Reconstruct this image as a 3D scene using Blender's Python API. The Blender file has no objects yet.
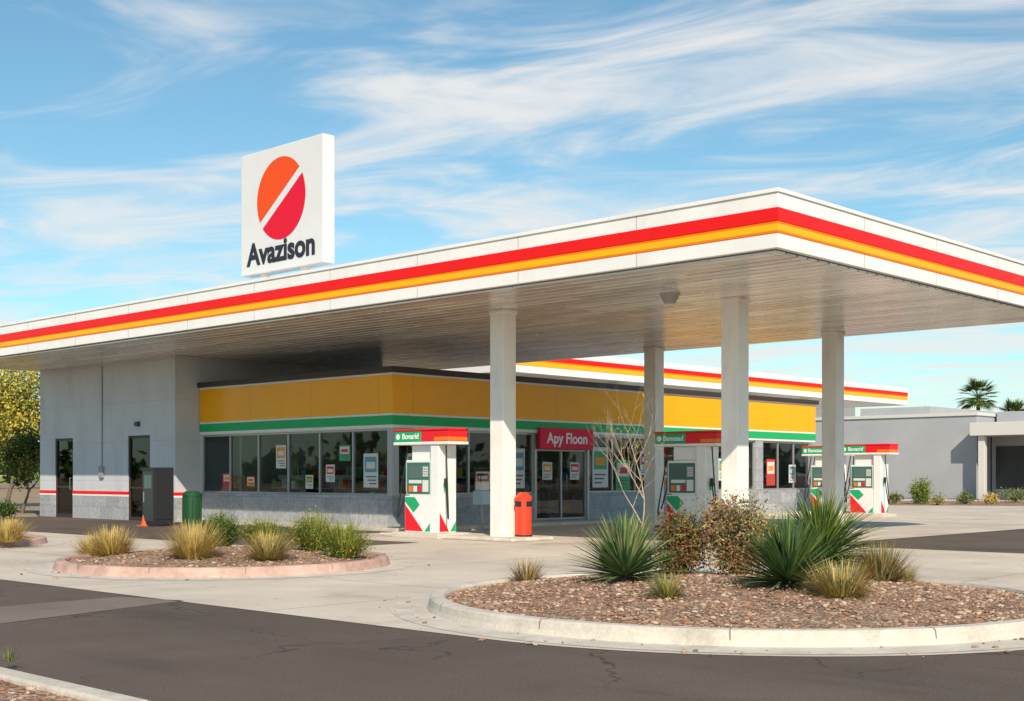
import bpy, math, random
import numpy as np
from mathutils import Vector, Matrix
random.seed(7); rng=np.random.default_rng(7)
S=bpy.context.scene
S.view_settings.view_transform='Standard'; S.view_settings.look='None'; S.view_settings.exposure=0
F=1289.0; H=1.5; HY=475.0
fw=(.727,.687); rt=(.687,-.727)
def WD(px,d):
    r=(px-512)/F*d
    return (d*fw[0]+r*rt[0], d*fw[1]+r*rt[1])
def W(px,py): return WD(px,F*H/(py-HY))

# ---------------- materials
def nd(nt,t,**k):
    n=nt.nodes.new(t)
    for a,b in k.items(): setattr(n,a,b)
    return n
def M(name,col,rough=.5,metal=0.,var=0.,scale=3.,bump=0.,bscale=40.,spec=.5,var2=0.,scale2=60.,coat=0.):
    m=bpy.data.materials.new(name); m.use_nodes=True; nt=m.node_tree; L=nt.links
    b=nt.nodes['Principled BSDF']
    b.inputs['Roughness'].default_value=rough; b.inputs['Metallic'].default_value=metal
    b.inputs['Specular IOR Level'].default_value=spec
    b.inputs['Coat Weight'].default_value=coat
    c=(col[0],col[1],col[2],1); b.inputs['Base Color'].default_value=c
    tc=nd(nt,'ShaderNodeTexCoord')
    if var>0 or var2>0:
        rgb=nd(nt,'ShaderNodeRGB'); rgb.outputs[0].default_value=c; cur=rgb.outputs[0]
        for v,s in ((var,scale),(var2,scale2)):
            if v<=0: continue
            n=nd(nt,'ShaderNodeTexNoise'); n.inputs['Scale'].default_value=s; n.inputs['Detail'].default_value=6; n.inputs['Roughness'].default_value=.65
            L.new(tc.outputs['Object'],n.inputs['Vector'])
            mr=nd(nt,'ShaderNodeMapRange'); mr.inputs[1].default_value=.3; mr.inputs[2].default_value=.7
            mr.inputs[3].default_value=1-v; mr.inputs[4].default_value=1+v
            L.new(n.outputs[0],mr.inputs[0])
            vm=nd(nt,'ShaderNodeVectorMath',operation='SCALE'); L.new(cur,vm.inputs[0]); L.new(mr.outputs[0],vm.inputs['Scale']); cur=vm.outputs[0]
        L.new(cur,b.inputs['Base Color'])
    if bump>0:
        n=nd(nt,'ShaderNodeTexNoise'); n.inputs['Scale'].default_value=bscale; n.inputs['Detail'].default_value=5
        L.new(tc.outputs['Object'],n.inputs['Vector'])
        bp=nd(nt,'ShaderNodeBump'); bp.inputs['Strength'].default_value=bump; bp.inputs['Distance'].default_value=.02
        L.new(n.outputs[0],bp.inputs['Height']); L.new(bp.outputs[0],b.inputs['Normal'])
    return m
def scale_base(m,fac_socket):
    nt=m.node_tree; L=nt.links; b=nt.nodes['Principled BSDF']
    vm=nd(nt,'ShaderNodeVectorMath',operation='SCALE')
    if b.inputs['Base Color'].is_linked: L.new(b.inputs['Base Color'].links[0].from_socket,vm.inputs[0])
    else: vm.inputs[0].default_value=b.inputs['Base Color'].default_value[:3]
    L.new(fac_socket,vm.inputs['Scale']); L.new(vm.outputs[0],b.inputs['Base Color'])
def lines_mat(m,axis_expr,period,width,dark):
    nt=m.node_tree; L=nt.links
    tc=nd(nt,'ShaderNodeTexCoord'); sp=nd(nt,'ShaderNodeSeparateXYZ'); L.new(tc.outputs['Object'],sp.inputs[0])
    acc=None
    for a,per in zip(axis_expr,period):
        ad=nd(nt,'ShaderNodeMath',operation='ADD'); L.new(sp.outputs[a],ad.inputs[0]); ad.inputs[1].default_value=500*per
        mo=nd(nt,'ShaderNodeMath',operation='MODULO'); L.new(ad.outputs[0],mo.inputs[0]); mo.inputs[1].default_value=per
        lt=nd(nt,'ShaderNodeMath',operation='LESS_THAN'); L.new(mo.outputs[0],lt.inputs[0]); lt.inputs[1].default_value=width
        if acc is None: acc=lt.outputs[0]
        else:
            mx=nd(nt,'ShaderNodeMath',operation='MAXIMUM'); L.new(acc,mx.inputs[0]); L.new(lt.outputs[0],mx.inputs[1]); acc=mx.outputs[0]
    mr=nd(nt,'ShaderNodeMapRange'); mr.inputs[3].default_value=1; mr.inputs[4].default_value=dark; L.new(acc,mr.inputs[0])
    scale_base(m,mr.outputs[0]); return m
def cracks(m,scale,width,dark,gate=.5):
    nt=m.node_tree; L=nt.links
    tc=nd(nt,'ShaderNodeTexCoord')
    n=nd(nt,'ShaderNodeTexNoise'); n.inputs['Scale'].default_value=1.3; n.inputs['Detail'].default_value=6; L.new(tc.outputs['Object'],n.inputs['Vector'])
    vs=nd(nt,'ShaderNodeVectorMath',operation='SCALE'); L.new(n.outputs['Color'],vs.inputs[0]); vs.inputs['Scale'].default_value=1.1
    va=nd(nt,'ShaderNodeVectorMath',operation='ADD'); L.new(tc.outputs['Object'],va.inputs[0]); L.new(vs.outputs[0],va.inputs[1])
    v=nd(nt,'ShaderNodeTexVoronoi',feature='DISTANCE_TO_EDGE'); v.inputs['Scale'].default_value=scale; L.new(va.outputs[0],v.inputs['Vector'])
    mr=nd(nt,'ShaderNodeMapRange'); mr.inputs[1].default_value=0; mr.inputs[2].default_value=width; mr.inputs[3].default_value=dark; mr.inputs[4].default_value=1; L.new(v.outputs['Distance'],mr.inputs[0])
    g=nd(nt,'ShaderNodeTexNoise'); g.inputs['Scale'].default_value=.23; L.new(tc.outputs['Object'],g.inputs['Vector'])
    gt=nd(nt,'ShaderNodeMapRange'); gt.inputs[1].default_value=gate; gt.inputs[2].default_value=gate+.06; L.new(g.outputs[0],gt.inputs[0])
    mx=nd(nt,'ShaderNodeMix'); mx.inputs[2].default_value=1.0; L.new(gt.outputs[0],mx.inputs[0]); L.new(mr.outputs[0],mx.inputs[3])
    scale_base(m,mx.outputs[0]); return m
def stains(m,scale,lo,hi,dark,stretch=(1,1,1)):
    """irregular dark weathering / oil stains"""
    nt=m.node_tree; L=nt.links
    tc=nd(nt,'ShaderNodeTexCoord'); mp=nd(nt,'ShaderNodeMapping'); mp.inputs['Scale'].default_value=stretch; L.new(tc.outputs['Object'],mp.inputs[0])
    n=nd(nt,'ShaderNodeTexNoise'); n.inputs['Scale'].default_value=scale; n.inputs['Detail'].default_value=7; n.inputs['Roughness'].default_value=.6; L.new(mp.outputs[0],n.inputs['Vector'])
    mr=nd(nt,'ShaderNodeMapRange',interpolation_type='SMOOTHSTEP'); mr.inputs[1].default_value=lo; mr.inputs[2].default_value=hi; mr.inputs[3].default_value=1; mr.inputs[4].default_value=dark; L.new(n.outputs[0],mr.inputs[0])
    scale_base(m,mr.outputs[0]); return m
def stone_mat():
    m=bpy.data.materials.new('stone_block'); m.use_nodes=True; nt=m.node_tree; L=nt.links; b=nt.nodes['Principled BSDF']
    tc=nd(nt,'ShaderNodeTexCoord'); sp=nd(nt,'ShaderNodeSeparateXYZ'); L.new(tc.outputs['Object'],sp.inputs[0])
    ad=nd(nt,'ShaderNodeMath',operation='ADD'); L.new(sp.outputs['X'],ad.inputs[0]); L.new(sp.outputs['Y'],ad.inputs[1])
    cb=nd(nt,'ShaderNodeCombineXYZ'); L.new(ad.outputs[0],cb.inputs[0]); L.new(sp.outputs['Z'],cb.inputs[1])
    br=nd(nt,'ShaderNodeTexBrick'); L.new(cb.outputs[0],br.inputs['Vector'])
    br.inputs['Scale'].default_value=1; br.inputs['Brick Width'].default_value=.8; br.inputs['Row Height'].default_value=.42
    br.inputs['Mortar Size'].default_value=.006
    br.inputs['Color1'].default_value=(.30,.32,.35,1); br.inputs['Color2'].default_value=(.40,.41,.43,1); br.inputs['Mortar'].default_value=(.2,.2,.2,1)
    n=nd(nt,'ShaderNodeTexNoise'); n.inputs['Scale'].default_value=9; n.inputs['Detail'].default_value=8; L.new(tc.outputs['Object'],n.inputs['Vector'])
    mr=nd(nt,'ShaderNodeMapRange'); mr.inputs[3].default_value=.55; mr.inputs[4].default_value=1.4; L.new(n.outputs[0],mr.inputs[0])
    vm=nd(nt,'ShaderNodeVectorMath',operation='SCALE'); L.new(br.outputs[0],vm.inputs[0]); L.new(mr.outputs[0],vm.inputs['Scale'])
    L.new(vm.outputs[0],b.inputs['Base Color']); b.inputs['Roughness'].default_value=.8
    bp=nd(nt,'ShaderNodeBump'); bp.inputs['Strength'].default_value=.4; bp.inputs['Distance'].default_value=.02; L.new(n.outputs[0],bp.inputs['Height']); L.new(bp.outputs[0],b.inputs['Normal'])
    return m
def soffit_mat():
    m=bpy.data.materials.new('soffit_panels'); m.use_nodes=True; nt=m.node_tree; L=nt.links; b=nt.nodes['Principled BSDF']
    tc=nd(nt,'ShaderNodeTexCoord'); mp=nd(nt,'ShaderNodeMapping'); mp.inputs['Rotation'].default_value=(0,0,math.radians(90)); L.new(tc.outputs['Object'],mp.inputs[0])
    br=nd(nt,'ShaderNodeTexBrick'); L.new(mp.outputs[0],br.inputs['Vector'])
    br.inputs['Scale'].default_value=1; br.inputs['Brick Width'].default_value=2.4; br.inputs['Row Height'].default_value=.36; br.inputs['Mortar Size'].default_value=.008; br.inputs['Bias'].default_value=0
    br.inputs['Color1'].default_value=(.66,.61,.56,1); br.inputs['Color2'].default_value=(.97,.93,.87,1); br.inputs['Mortar'].default_value=(.3,.28,.26,1)  # pale and dark panel tones paint dashes of highlight into the colour
    L.new(br.outputs[0],b.inputs['Base Color']); b.inputs['Metallic'].default_value=.5
    n=nd(nt,'ShaderNodeTexNoise'); n.inputs['Scale'].default_value=1.2; n.inputs['Detail'].default_value=3
    mp2=nd(nt,'ShaderNodeMapping'); mp2.inputs['Scale'].default_value=(3,.6,1); L.new(tc.outputs['Object'],mp2.inputs[0]); L.new(mp2.outputs[0],n.inputs['Vector'])
    mr=nd(nt,'ShaderNodeMapRange'); mr.inputs[3].default_value=.12; mr.inputs[4].default_value=.34; L.new(n.outputs[0],mr.inputs[0]); L.new(mr.outputs[0],b.inputs['Roughness'])
    bp=nd(nt,'ShaderNodeBump'); bp.inputs['Strength'].default_value=.35; bp.inputs['Distance'].default_value=.03; L.new(n.outputs[0],bp.inputs['Height']); L.new(bp.outputs[0],b.inputs['Normal'])
    return m
def gravel_mat(name,cols,scale=34):
    m=bpy.data.materials.new(name); m.use_nodes=True; nt=m.node_tree; L=nt.links; b=nt.nodes['Principled BSDF']
    tc=nd(nt,'ShaderNodeTexCoord')
    v=nd(nt,'ShaderNodeTexVoronoi'); v.inputs['Scale'].default_value=scale; L.new(tc.outputs['Object'],v.inputs['Vector'])
    sp=nd(nt,'ShaderNodeSeparateColor'); L.new(v.outputs['Color'],sp.inputs[0])
    r=nd(nt,'ShaderNodeValToRGB'); L.new(sp.outputs[0],r.inputs[0]); cr=r.color_ramp
    while len(cr.elements)<len(cols): cr.elements.new(.5)
    for i,c in enumerate(cols):
        cr.elements[i].position=i/(len(cols)-1); cr.elements[i].color=(*c,1)
    n=nd(nt,'ShaderNodeTexNoise'); n.inputs['Scale'].default_value=1.6; n.inputs['Detail'].default_value=5; L.new(tc.outputs['Object'],n.inputs['Vector'])
    mr=nd(nt,'ShaderNodeMapRange'); mr.inputs[1].default_value=.3; mr.inputs[2].default_value=.7; mr.inputs[3].default_value=.7; mr.inputs[4].default_value=1.25; L.new(n.outputs[0],mr.inputs[0])
    vm=nd(nt,'ShaderNodeVectorMath',operation='SCALE'); L.new(r.outputs[0],vm.inputs[0]); L.new(mr.outputs[0],vm.inputs['Scale'])
    L.new(vm.outputs[0],b.inputs['Base Color']); b.inputs['Roughness'].default_value=.9
    bp=nd(nt,'ShaderNodeBump'); bp.inputs['Strength'].default_value=.9; bp.inputs['Distance'].default_value=.03; bp.invert=True
    L.new(v.outputs['Distance'],bp.inputs['Height']); L.new(bp.outputs[0],b.inputs['Normal'])
    return m
def glass_mat(name,tint,ior=1.55):
    m=bpy.data.materials.new(name); m.use_nodes=True; nt=m.node_tree; L=nt.links
    for n in list(nt.nodes): nt.nodes.remove(n)
    o=nd(nt,'ShaderNodeOutputMaterial'); mix=nd(nt,'ShaderNodeMixShader'); t=nd(nt,'ShaderNodeBsdfTransparent'); g=nd(nt,'ShaderNodeBsdfGlossy')
    t.inputs[0].default_value=(*tint,1); g.inputs['Roughness'].default_value=.015; g.inputs['Color'].default_value=(.95,.97,1,1)
    f=nd(nt,'ShaderNodeFresnel'); f.inputs[0].default_value=ior
    L.new(f.outputs[0],mix.inputs[0]); L.new(t.outputs[0],mix.inputs[1]); L.new(g.outputs[0],mix.inputs[2]); L.new(mix.outputs[0],o.inputs[0])
    return m

white=stains(M('white_paint_metal',(.84,.82,.79),.35,var=.05,scale=1.2),.8,.55,.8,.86,(1,1,.3))
whiteP=M('white_pump_paint',(.82,.81,.79),.3,var=.05,scale=4)
colm=stains(M('column_paint',(.84,.81,.76),.45,var=.05,scale=1.5),2.5,.5,.8,.82,(1,1,.25))
red=M('red_stripe',(.82,.012,.012),.4,var=.04,spec=.2)
orange=M('orange_stripe',(.95,.20,.005),.4,spec=.2)
yellow=M('yellow_stripe',(.97,.45,.01),.4,spec=.2)
band=M('yellow_band',(1.0,.42,.0),.22,var=.06,scale=.5,spec=.3)
lines_mat(band,['X','Y'],[3.0,3.0],.02,.75)
green=M('green_stripe',(.01,.42,.13),.4,spec=.3)
black=M('black_trim',(.045,.03,.025),.5)
rubber=M('black_rubber',(.015,.015,.015),.5)
dark=M('dark_panel',(.04,.045,.045),.3)
alu=M('aluminium_frame',(.42,.42,.42),.35,metal=.5)
wall=M('block_wall_paint',(.56,.58,.61),.7,var=.07,scale=.8,bump=.15,bscale=30)
lines_mat(wall,['Z'],[1.3],.015,.8); stains(wall,1.2,.5,.8,.82,(1,1,.25))
stone=stone_mat()
soffit=soffit_mat()
soffb=M('soffit_groove',(.16,.15,.14),.6)
conc=M('concrete_pavement',(.60,.52,.43),.85,var=.18,scale=.4,var2=.10,scale2=35,bump=.15,bscale=60)
lines_mat(conc,['X','Y'],[3.9,3.9],.035,.6)
cracks(conc,.35,.006,.72,.5); stains(conc,.55,.56,.72,.74); stains(conc,2.6,.63,.74,.7)
concK=stains(M('concrete_kerb',(.60,.54,.46),.85,var=.16,scale=2.0,var2=.12,scale2=30,bump=.2,bscale=40),2.2,.5,.72,.75)
kerbred=stains(M('faded_red_kerb',(.52,.34,.28),.8,var=.3,scale=2.5,var2=.12),3,.5,.7,.8)
asph=M('asphalt',(.125,.095,.076),.88,var=.2,scale=.3,var2=.30,scale2=45,bump=.35,bscale=90,spec=.3)
cracks(asph,.42,.010,.45,.47); stains(asph,.35,.5,.72,.72,(2.2,.5,1))
asph2=M('asphalt_patch',(.21,.17,.14),.9,var=.15,scale=.6,var2=.2,scale2=50,bump=.3,bscale=90,spec=.3)
sand=M('dry_ground',(.32,.23,.14),.95,var=.2,scale=.05,var2=.15,scale2=2)
grav=gravel_mat('red_gravel',[(.17,.085,.05),(.29,.165,.10),(.40,.26,.17),(.52,.40,.30)])
stonep=[M('pebble_a',(.31,.17,.105),.9,var=.2,scale=20),M('pebble_b',(.42,.28,.19),.9,var=.2,scale=20),M('pebble_c',(.20,.105,.07),.9),M('pebble_d',(.52,.41,.31),.9)]
glass=glass_mat('store_glass',(.70,.73,.72))
glassD=glass_mat('dark_glass',(.18,.2,.21))
paintw=M('road_paint',(.65,.65,.62),.7,var=.15,scale=6)

# ---------------- mesh builder
def link(o):
    S.collection.objects.link(o); return o
def empty(name,loc=(0,0,0),rot=0):
    e=bpy.data.objects.new(name,None); e.empty_display_size=.3; e.location=loc; e.rotation_euler=(0,0,rot); return link(e)
class MB:
    def __init__(s,name,parent=None,loc=(0,0,0)):
        s.name=name;s.parent=parent;s.v=[];s.f=[];s.mi=[];s.m=[];s.loc=loc;s.smooth=[]
    def mid(s,m):
        if m not in s.m: s.m.append(m)
        return s.m.index(m)
    def add(s,vs,fs,m,sm=False):
        o=len(s.v); s.v+= [tuple(v) for v in vs]; i=s.mid(m)
        for f in fs: s.f.append(tuple(a+o for a in f)); s.mi.append(i); s.smooth.append(sm)
    def box(s,x0,x1,y0,y1,z0,z1,m):
        if x1<x0:x0,x1=x1,x0
        if y1<y0:y0,y1=y1,y0
        vs=[(x0,y0,z0),(x1,y0,z0),(x1,y1,z0),(x0,y1,z0),(x0,y0,z1),(x1,y0,z1),(x1,y1,z1),(x0,y1,z1)]
        s.add(vs,[(0,3,2,1),(4,5,6,7),(0,1,5,4),(1,2,6,5),(2,3,7,6),(3,0,4,7)],m)
    def cyl(s,x,y,z0,z1,r0,r1,m,n=20,cap=True):
        vs=[];
        for k in range(n):
            a=2*math.pi*k/n; vs.append((x+r0*math.cos(a),y+r0*math.sin(a),z0))
        for k in range(n):
            a=2*math.pi*k/n; vs.append((x+r1*math.cos(a),y+r1*math.sin(a),z1))
        s.add(vs,[(k,(k+1)%n,n+(k+1)%n,n+k) for k in range(n)],m,True)
        if cap: s.add(vs[n:],[tuple(range(n))],m); s.add(vs[:n],[tuple(range(n))[::-1]],m)
    def poly(s,pts,m): s.add(pts,[tuple(range(len(pts)))],m)
    def tube(s,pts,radii,m,n=8):
        pts=[Vector(p) for p in pts]; vs=[];
        up=Vector((.13,.21,.97))
        for i,p in enumerate(pts):
            t=(pts[min(i+1,len(pts)-1)]-pts[max(i-1,0)]).normalized()
            a=t.cross(up)
            if a.length<.05: a=t.cross(Vector((1,0,0)))
            a.normalize(); b=t.cross(a)
            r=radii[i] if hasattr(radii,'__len__') else radii
            for k in range(n):
                q=2*math.pi*k/n; vs.append(p+a*(r*math.cos(q))+b*(r*math.sin(q)))
        fs=[]
        for i in range(len(pts)-1):
            for k in range(n):
                fs.append((i*n+k,i*n+(k+1)%n,(i+1)*n+(k+1)%n,(i+1)*n+k))
        s.add(vs,fs,m,True)
    def build(s,bevel=0.):
        me=bpy.data.meshes.new(s.name); me.from_pydata(s.v,[],s.f)
        for m in s.m: me.materials.append(m)
        me.polygons.foreach_set('material_index',s.mi); me.polygons.foreach_set('use_smooth',s.smooth); me.update()
        o=bpy.data.objects.new(s.name,me); o.location=s.loc; link(o)
        if s.parent: o.parent=s.parent
        if bevel>0:
            b=o.modifiers.new('b','BEVEL'); b.width=bevel; b.segments=2; b.limit_method='ANGLE'; b.angle_limit=math.radians(50)
        return o
def text(body,parent,loc,facing,size,mat,bold=.0,align='CENTER',name='lettering',sx=1.):
    c=bpy.data.curves.new(name,'FONT'); c.body=body; c.size=size; c.align_x=align; c.align_y='CENTER'; c.extrude=.004; c.offset=bold
    o=bpy.data.objects.new(name,c); c.materials.append(mat); link(o); o.parent=parent
    R=Matrix(((0,0,-1),(-1,0,0),(0,1,0))) if facing=='-X' else Matrix(((1,0,0),(0,0,-1),(0,1,0)))
    o.rotation_euler=R.to_euler(); o.location=loc; o.scale=(sx,1,1); return o

# ---------------- ground
g=MB('ground'); g.poly([(-1500,-1500,-.03),(1500,-1500,-.03),(1500,1500,-.03),(-1500,1500,-.03)],sand); g.build()
g=MB('asphalt_road'); g.poly([(-40,-60,0),(110,-60,0),(110,52,0),(-40,52,0)],asph); g.build()
IC=(12.47,8.2); IR=3.55
arc=[(IC[0]-4.07*math.cos(a),IC[1]-4.07*math.sin(a)) for a in np.linspace(0,math.pi/2,24)]
g=MB('concrete_pavement'); z=.004
g.poly([(x,y,z) for x,y in [(8.4,52)]+arc+[(24.5,4.13),(24.5,21),(16,21),(16,52)]],conc)  # left notch exposes darker asphalt, partly standing in for the canopy's shadow
g.poly([(24.5,14.3,z),(76,14.3,z),(76,50,z),(24.5,50,z)],conc)
g.poly([(44,3,z),(76,3,z),(76,14.3,z),(44,14.3,z)],conc)
g.poly([(19.3,21,z),(24.5,21,z),(24.5,25.4,z),(19.3,25.4,z)],conc)
g.build()
g=MB('asphalt_repair_patch'); g.poly([(*W(0,624),.004),(*W(185,601),.004),(*W(120,597),.004),(*W(-60,612),.004)],asph2); g.build()
g=MB('parking_line')
for yy in (6.5,9.2,11.9):
    g.poly([(34,yy,.005),(39,yy,.005),(39,yy+.12,.005),(34,yy+.12,.005)],paintw)
g.build()

def pebbles(name,parent,pts,s0,s1):
    g=MB(name,parent)
    ph=(1+5**.5)/2
    base=np.array([(-1,ph,0),(1,ph,0),(-1,-ph,0),(1,-ph,0),(0,-1,ph),(0,1,ph),(0,-1,-ph),(0,1,-ph),(ph,0,-1),(ph,0,1),(-ph,0,-1),(-ph,0,1)])/1.9
    fs=[(0,11,5),(0,5,1),(0,1,7),(0,7,10),(0,10,11),(1,5,9),(5,11,4),(11,10,2),(10,7,6),(7,1,8),(3,9,4),(3,4,2),(3,2,6),(3,6,8),(3,8,9),(4,9,5),(2,4,11),(6,2,10),(8,6,7),(9,8,1)]
    for p in pts:
        s=s0+(s1-s0)*random.random()**2.6; sc=np.array([s*random.uniform(.7,1.4),s*random.uniform(.7,1.4),s*random.uniform(.4,.8)])
        a=random.uniform(0,6.3); R=np.array([[math.cos(a),-math.sin(a),0],[math.sin(a),math.cos(a),0],[0,0,1]])
        v=(base*sc*(1+rng.uniform(-.15,.15,(12,3))))@R.T+np.array(p)
        g.add(v.tolist(),fs,random.choices(stonep,[5,4,3,2])[0])
    return g.build()
jointm=M('kerb_joint',(.2,.18,.16),.9)
def island(name,cx,cy,R,kerbm,npeb):
    e=empty(name); n=96
    prof=[(R+.42,.008),(R+.02,.012),(R,.06),(R-.015,.13),(R-.04,.15),(R-.17,.15),(R-.185,.12),(R-.19,.05)]
    g=MB('kerb',e)
    vs=[];
    for i,(r,zz) in enumerate(prof):
        for k in range(n):
            a=2*math.pi*k/n; vs.append((cx+r*math.cos(a),cy+r*math.sin(a),zz))
    for i in range(len(prof)-1):
        fs=[(i*n+k,i*n+(k+1)%n,(i+1)*n+(k+1)%n,(i+1)*n+k) for k in range(n)]
        g.add(vs,[tuple(f) for f in fs],concK if (i==0 or kerbm is None) else kerbm,False)
    for k in range(0,n,8):
        a=2*math.pi*(k+.5)/n; c,s_=math.cos(a),math.sin(a); w=.006
        q=[(R+.001,.02),(R-.012,.132),(R-.04,.1515),(R-.17,.1515)]
        for (r0,z0),(r1,z1) in zip(q[:-1],q[1:]):
            r0+=.002;r1+=.002
            g.add([(cx+r0*c+w*s_,cy+r0*s_-w*c,z0),(cx+r0*c-w*s_,cy+r0*s_+w*c,z0),(cx+r1*c-w*s_,cy+r1*s_+w*c,z1+.001),(cx+r1*c+w*s_,cy+r1*s_-w*c,z1+.001)],[(0,1,2,3)],jointm)
    g.build()
    g=MB('gravel_bed',e); vs=[(cx,cy,.27)]; rings=10
    for i in range(1,rings+1):
        r=(R-.18)*i/rings
        for k in range(n):
            a=2*math.pi*k/n
            vs.append((cx+r*math.cos(a),cy+r*math.sin(a),.10+.17*(1-(i/rings)**2)+(random.uniform(-.012,.012) if i<rings else 0)))
    fs=[(0,1+k,1+(k+1)%n) for k in range(n)]
    for i in range(rings-1):
        fs+=[(1+i*n+k,1+(i+1)*n+k,1+(i+1)*n+(k+1)%n,1+i*n+(k+1)%n) for k in range(n)]
    g.add(vs,fs,grav,True); g.build()
    pts=[]
    for _ in range(npeb):
        r=(R-.22)*math.sqrt(random.random()); a=random.uniform(0,6.283)
        pts.append((cx+r*math.cos(a),cy+r*math.sin(a),.105+.17*(1-(r/(R-.18))**2)))
    # a few stray stones kicked over the kerb
    for _ in range(npeb//90):
        r=R+random.uniform(.05,.7)**1.0; a=random.uniform(0,6.283); pts.append((cx+r*math.cos(a),cy+r*math.sin(a),.016))
    pebbles('gravel_stones',e,pts,.009,.034)
    return e
island('planter_island',IC[0],IC[1],IR,None,8500)
cA=WD(226,21.4); island('planter_island',cA[0],cA[1],2.7,kerbred,2600)
cB=WD(-62,27.6); island('planter_island',cB[0],cB[1],2.2,kerbred,600)
e=empty('roadside_verge')
g=MB('kerb',e); 
for k in range(20): g.box(4.02,4.2,-20+k*3,-20+k*3+2.985,0,.13,concK)
g.build(.02)
g=MB('gravel_bed',e); g.poly([(-30,-20,.09),(4.02,-20,.09),(4.02,40,.09),(-30,40,.09)],grav); g.build()
pebbles('gravel_stones',e,[(random.uniform(1.9,4.0),random.uniform(6.5,13),.095) for _ in range(3200)],.009,.03)

# ---------------- main canopy
e=empty('gas_station_canopy')
X0,X1,Y0,Y1=18.92,32.4,11.7,45.2
g=MB('fascia',e)
for z0,z1,p,m in [(5.35,5.60,0,white),(5.60,5.635,.012,orange),(5.635,5.76,.015,yellow),(5.76,5.80,.012,orange),(5.80,6.03,.022,red),(6.03,6.29,0,white),(6.29,6.36,.03,white)]:
    g.box(X0-p,X1+p,Y0-p,Y1+p,z0,z1,m)
g.build(.008)
seam=M('seam_grey',(.35,.35,.35),.6)
g=MB('fascia_seams',e)
y=Y0+3.0
while y<Y1: g.box(X0-.003,X0,y,y+.012,5.36,5.595,seam); g.box(X0-.003,X0,y,y+.012,6.035,6.285,seam); y+=3.0
x=X0+3
while x<X1: g.box(x,x+.012,Y0-.003,Y0,5.36,5.595,seam); g.box(x,x+.012,Y0-.003,Y0,6.035,6.285,seam); x+=3
g.build()
g=MB('soffit',e); g.box(X0+.10,X1-.10,Y0+.10,Y1-.10,5.34,5.36,soffb)
x=X0+.14
while x<X1-.4:
    g.box(x,x+.30,Y0+.12,Y1-.12,5.295,5.339,soffit); x+=.36
g.build(.014)
lampg=M('light_lens',(.7,.7,.68),.2); lampb=M('light_housing',(.3,.3,.3),.4)
g=MB('round_fixture',e); q=WD(670,27.0); g.cyl(q[0],q[1],5.1,5.294,.12,.22,lampb); g.build()  # round grey fixture under the soffit
for i,(px,d) in enumerate([(503,29.7),(735,27.7),(654,38.5),(833,34.2)]):
    cx,cy=WD(px,d); g=MB('column_%d'%(i+1),e); g.box(cx-.215,cx+.215,cy-.215,cy+.215,.0,5.294,colm); g.build(.02)
    g=MB('column_cap_%d'%(i+1),e); g.box(cx-.235,cx+.235,cy-.235,cy+.235,5.21,5.293,colm); g.build(.01)
# ---------------- rear canopy
e=empty('rear_canopy')
g=MB('fascia',e); XA,XB,YA,YB=35,67.5,33.4,46
for z0,z1,p,m in [(5.40,5.68,0,white),(5.68,5.86,.015,yellow),(5.86,5.92,.012,orange),(5.92,6.1,.022,red),(6.1,6.36,0,white)]:
    g.box(XA-p,XB+p,YA-p,YB+p,z0,z1,m)
g.build(.008)
g=MB('soffit',e); g.box(XA+.12,XB-.12,YA+.12,YB-.12,5.385,5.41,soffit); g.build()
g=MB('column_1',e); cx,cy=WD(806,75); g.box(cx-.26,cx+.26,cy-.26,cy+.26,0,5.385,colm); g.build(.02)
g=MB('column_2',e); g.box(50,50.5,40,40.5,0,5.385,colm); g.build(.02)

# ---------------- rooftop sign
e=empty('gas_station_sign')
signw=M('sign_face_white',(.72,.72,.72),.35,var=.03,scale=1)
g=MB('cabinet',e); g.box(20.0,20.37,25.34,28.83,6.78,9.98,signw); g.build(.02)
g=MB('posts',e)
for yy in (26.2,27.9): g.box(20.1,20.28,yy,yy+.2,6.3,6.78,white)
g.box(20.05,20.33,26.0,28.3,6.355,6.52,white); g.build(.01)
logo_r=M('mark_red',(.72,.008,.035),.45,spec=.2); logo_o=M('mark_orange',(.82,.08,.01),.45,spec=.2)
ink=M('lettering_black',(.02,.02,.03),.5)
g=MB('round_mark',e); cy,cz,R=27.07,8.62,1.06; xx=19.992
def seg(a0,a1,m,x):
    g.poly([(x,cy-R*math.cos(a)*.97,cz+R*math.sin(a)) for a in np.linspace(a0,a1,40)],m)
a=math.radians(35)
seg(a+.10,a+math.pi-.10,logo_o,xx); seg(a+math.pi+.10,a+2*math.pi-.10,logo_r,xx)
g.build()
text('Avazison',e,(19.99,27.08,7.27),'-X',.80,ink,bold=.026,sx=1.0)

# ---------------- convenience store
e=empty('convenience_store')
SX,SY,EX,EY=23.3,26.5,45.5,36.0
BX,BY,BE=22.35,35.8,44.8
oc=[(37.3,38.67),(42.37,43.67)]
g=MB('walls',e)
T=.22
g.box(SX,EX,SY,SY+T,2.78,4.36,white) ; g.box(SX,SX+T,SY+T,BY,2.78,4.36,white)
g.box(SX,29.05,SY,SY+T,.1,.93,stone); g.box(31.65,EX,SY,SY+T,.1,.93,stone)
g.box(SX,SX+T,SY+T,BY,.1,.93,stone)
g.box(EX-T,EX,SY+T,EY,.1,4.36,wall); g.box(SX,EX,EY-T,EY,.1,4.36,wall)
g.box(29.05,29.15,SY,SY+T,.1,2.78,alu); g.box(31.55,31.65,SY,SY+T,.1,2.78,alu)
for px in (36.5,41.3): g.box(px,px+.5,SY-.02,SY+T,.93,2.78,stone)
g.build()
g=MB('band',e)
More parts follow.
